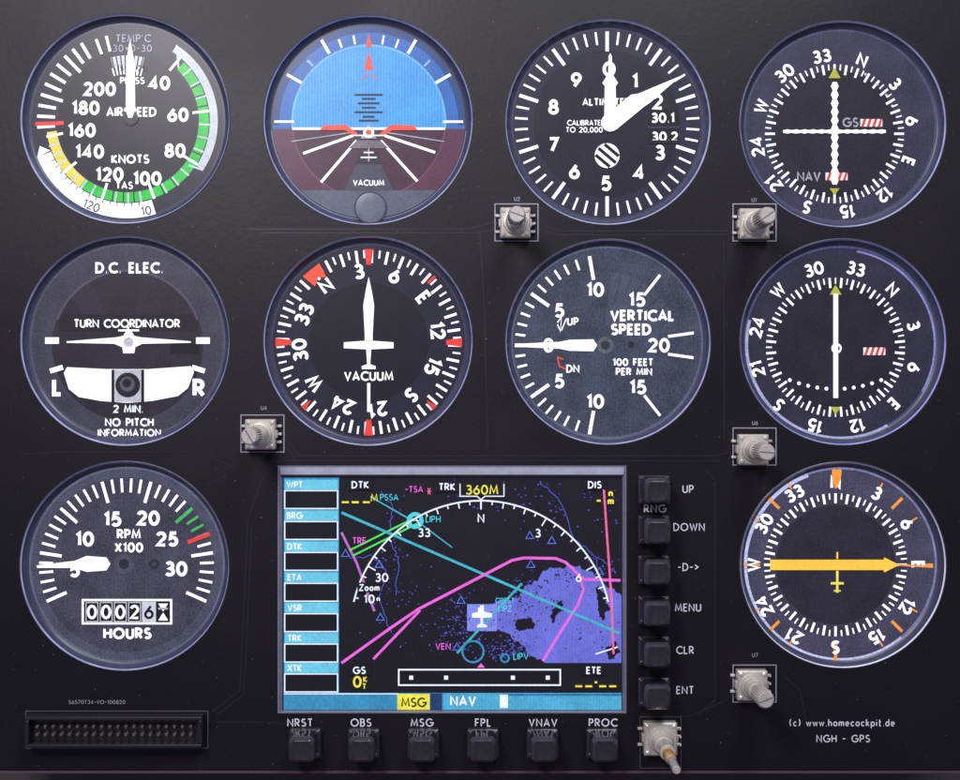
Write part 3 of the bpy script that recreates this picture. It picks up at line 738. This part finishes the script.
# ---------------------------------------------------------------- encoders
MET=solid("brushed_zinc",(208,203,192),0.34,0.5,bump=.15,bscale=1200,var=.14)
MET2=solid("satin_aluminium_shaft",(222,219,210),0.25,0.6,var=.12)
BRS=solid("brass_sleeve",(214,170,112),0.25,.6)
TIN=solid("tinned_pin",(214,212,204),0.3,0.4)
DK=solid("dark_housing_plastic",(30,28,32),0.4)
def box(p_,x0,y0,x1,y1,z0,z1,m,bv=.8):
    p_.rbox((x0+x1)/2,(y0+y1)/2,[((x1-x0)/2,(y1-y0)/2,bv,z0),((x1-x0)/2,(y1-y0)/2,bv,z1-bv),((x1-x0)/2-bv,(y1-y0)/2-bv,bv*.3,z1)],m)
def encoder(x,y,label,hgt=70,big=False,rot=0):
    g=thing("rotary_encoder",label,"knob",x,y,0,None if big else "metal rotary encoders on the panel")
    b=Part("body",g,smooth=True)
    hw=15.5 if not big else 17
    b.rbox(x,y,[(hw,hw,1.5,0.2),(hw,hw,1.5,3)],DK,cap1=True)
    b.rbox(x,y,[(hw-.6,hw-.6,1.2,3),(hw-.6,hw-.6,1.2,11.5),(hw-2,hw-2,1,13)],MET)
    for sx in (-1,1):
        box(b,x+sx*(hw-.2)-1.2,y-4,x+sx*(hw-.2)+1.2,y+4,0.2,10,MET)
    for sx in (-1,1):
        for sy in (-1,1):
            b.lathe(x+sx*(hw-4),y+sy*(hw-4),[(1.9,12.6),(1.9,13.6),(1.2,14.1)],MET2,n=14,cap1=True)
    b.done()
    bs=Part("bushing",g,smooth=True)
    bs.lathe(x,y,[(12,13),(12,16),(11.4,16.8),(10,17)]+[(10 if k%2 else 9.2,17+k*1.2) for k in range(1,13)]+[(8.8,33)],MET,n=40,cap1=True)
    bs.done()
    sh=Part("shaft",g,smooth=True)
    if not big:
        n=48
        sh.lathe(x,y,[(7,33),(7,37)],MET2,n=32)
        sh.lathe(x,y,[(7.6,37),(8.6,37.8),(8.6,hgt-2),(7.2,hgt)],MET2,n=n,knurl=.8,cap1=True)
        a=math.radians(rot); c,s_=math.cos(a),math.sin(a)
        def R(u,v): return (x+u*c-v*s_, y+u*s_+v*c)
        sh.poly([R(-6.8,-.6),R(6.8,-.6),R(6.8,.6),R(-6.8,.6)],solid("shadowed_slot",(96,92,88),.5),hgt+.1)
    else:
        sh.lathe(x,y,[(7.6,33),(7.6,58),(6.8,59)],MET2,n=40,cap1=True)
        sh.lathe(x,y,[(5.4,59),(5.4,78),(4.8,79)],BRS,n=40,cap1=True)
        sh.lathe(x,y,[(4.0,79),(4.0,112),(3.0,113.5)],MET2,n=32,cap1=True)
    sh.done()
    for k in (-1,0,1):
        q=Part("pin",g,smooth=True); box(q,x+hw-.5,y+k*8-1.4,x+hw+4.5,y+k*8+1.4,.4,2.6,TIN,.5); box(q,x+hw+3,y+k*8-1.2,x+hw+4.6,y+k*8+1.2,2,5,TIN,.4); q.done()
    for k in (-1,1):
        q=Part("pin",g,smooth=True); box(q,x-hw-4.5,y+k*8-1.4,x-hw+.5,y+k*8+1.4,.4,2.6,TIN,.5); q.done()
EL="silver metal rotary encoder with knurled shaft on black panel"
for (x,y),r in zip(((515,224),(752,225),(262,434),(751,449),(750,683)),(20,-35,60,5,-20)): encoder(x,y,EL,rot=r)
encoder(659,736,"tall dual-shaft metal rotary encoder with brass sleeve",big=True)
# ---------------------------------------------------------------- buttons
BB=solid("glossy_black_button",(30,29,36),0.10,spec=.7,bscale=200)
BBE=solid("button_chamfer_highlight",(52,50,60),0.22,spec=.8,bscale=500,var=.25)  # chamfer coloured lighter than the cap as its grey edge highlight
BBT=solid("button_top_face",(34,33,40),0.3,spec=.7,bscale=500,var=.3)
BB2=solid("black_switch_base",(46,44,53),0.3,spec=.6,bscale=300)
def button(x,y,label,grp):
    g=thing("push_button",label,"button",x,y,0,grp)
    b=Part("base",g,smooth=True)
    b.rbox(x,y+1,[(15.5,14,1.5,.2),(15.5,14,1.5,7.5),(14.2,12.8,1.2,8.6)],BB2)
    for sx in (-1,1):
        for sy in (-1,1): b.lathe(x+sx*12.4,y+1+sy*11.0,[(1.6,8.2),(1.6,9),(1,9.4)],BB2,n=12,cap1=True)
    b.done()
    c=Part("cap",g,smooth=True)
    c.rbox(x,y,[(13,12.5,5,8.3),(13,12.5,5,30.5)],BB,cap1=False)
    c.rbox(x,y,[(13,12.5,5,30.5),(12.2,11.7,4.8,32.6),(10.2,9.7,4.2,34.6)],BBE,cap1=False)
    c.rbox(x,y,[(10.2,9.7,4.2,34.6),(9.2,8.7,4,35),(8.2,7.7,3.6,34.7)],BBT)
    c.done()
K=1250/1215
for y in (491,532,573,614.5,656,698): button(480+(658-480)/K,390+(y-390)/K,"glossy black square push button with cap beside screen","push buttons beside the screen")
for x in (301,361,422,483,544,605): button(480+(x-480)/K,740.5,"glossy black square push button under printed label","push buttons under the screen")
# ---------------------------------------------------------------- connector
g=thing("ribbon_cable_connector","black shrouded forty-pin header on circuit board","connector",117,729,0)
b=Part("shroud",g,smooth=True)
PL=solid("black_connector_plastic",(25,24,29),.36,spec=.6,bscale=300)
box(b,30,713,205,716.5,0.2,16,PL,.9); box(b,30,740,205,743.5,0.2,16,PL,.9); box(b,30,716.6,34,739.9,.2,15.8,PL,.9); box(b,201,716.6,205,739.9,.2,15.8,PL,.9)
b.rbox(117.5,728.2,[(83.5,11.6,.5,.2),(83.5,11.6,.5,4)],PL)
b.done()
PG=solid("dull_gold_pin",(112,106,98),.35,.5)
for i in range(20):
    for j in (0,1):
        q=Part("pin",g); x=41.5+8*i; y=723.5+8*j
        q.rbox(x,y,[(1.4,1.4,.2,4),(1.4,1.4,.2,13),(.7,.7,.1,14.2)],PG); q.done()
# ---------------------------------------------------------------- setting behind
w=Part("background_wall"); w.rect(-900,-800,1900,1700,solid("dim_wall",(70,60,66),.8,bscale=30),-120); o=w.done(); o["kind"]="structure"
# ---------------------------------------------------------------- lights
def area(x,y,z,tx,ty,size,e,col,sy=None):
    l=bpy.data.lights.new("lamp","AREA"); l.energy=e; l.color=col; l.size=size*S
    if sy: l.shape='RECTANGLE'; l.size_y=sy*S
    o=bpy.data.objects.new("lamp",l); bpy.context.collection.objects.link(o)
    o.location=W(x,y,z); d=W(tx,ty,0)-o.location; o.rotation_euler=d.to_track_quat('-Z','Y').to_euler()
area(-100,-560,1400,300,200,420,4.2,(1.0,.95,1.0),600)
area(900,-900,1100,600,300,500,3.2,(.95,.96,1.0))
wd=bpy.data.worlds.new("World"); bpy.context.scene.world=wd; wd.use_nodes=True
wd.node_tree.nodes['Background'].inputs[0].default_value=(.55,.5,.7,1); wd.node_tree.nodes['Background'].inputs[1].default_value=.3
cam=bpy.data.cameras.new("camera"); co=bpy.data.objects.new("camera",cam); bpy.context.collection.objects.link(co)
co.location=W(480,390,1250); co.rotation_euler=(math.radians(90),0,0)
cam.sensor_width=36; cam.lens=36*1250/960; cam.clip_start=.01; cam.clip_end=50
sc=bpy.context.scene; sc.camera=co
sc.view_settings.view_transform='Standard'; sc.view_settings.look='None'; sc.view_settings.exposure=0
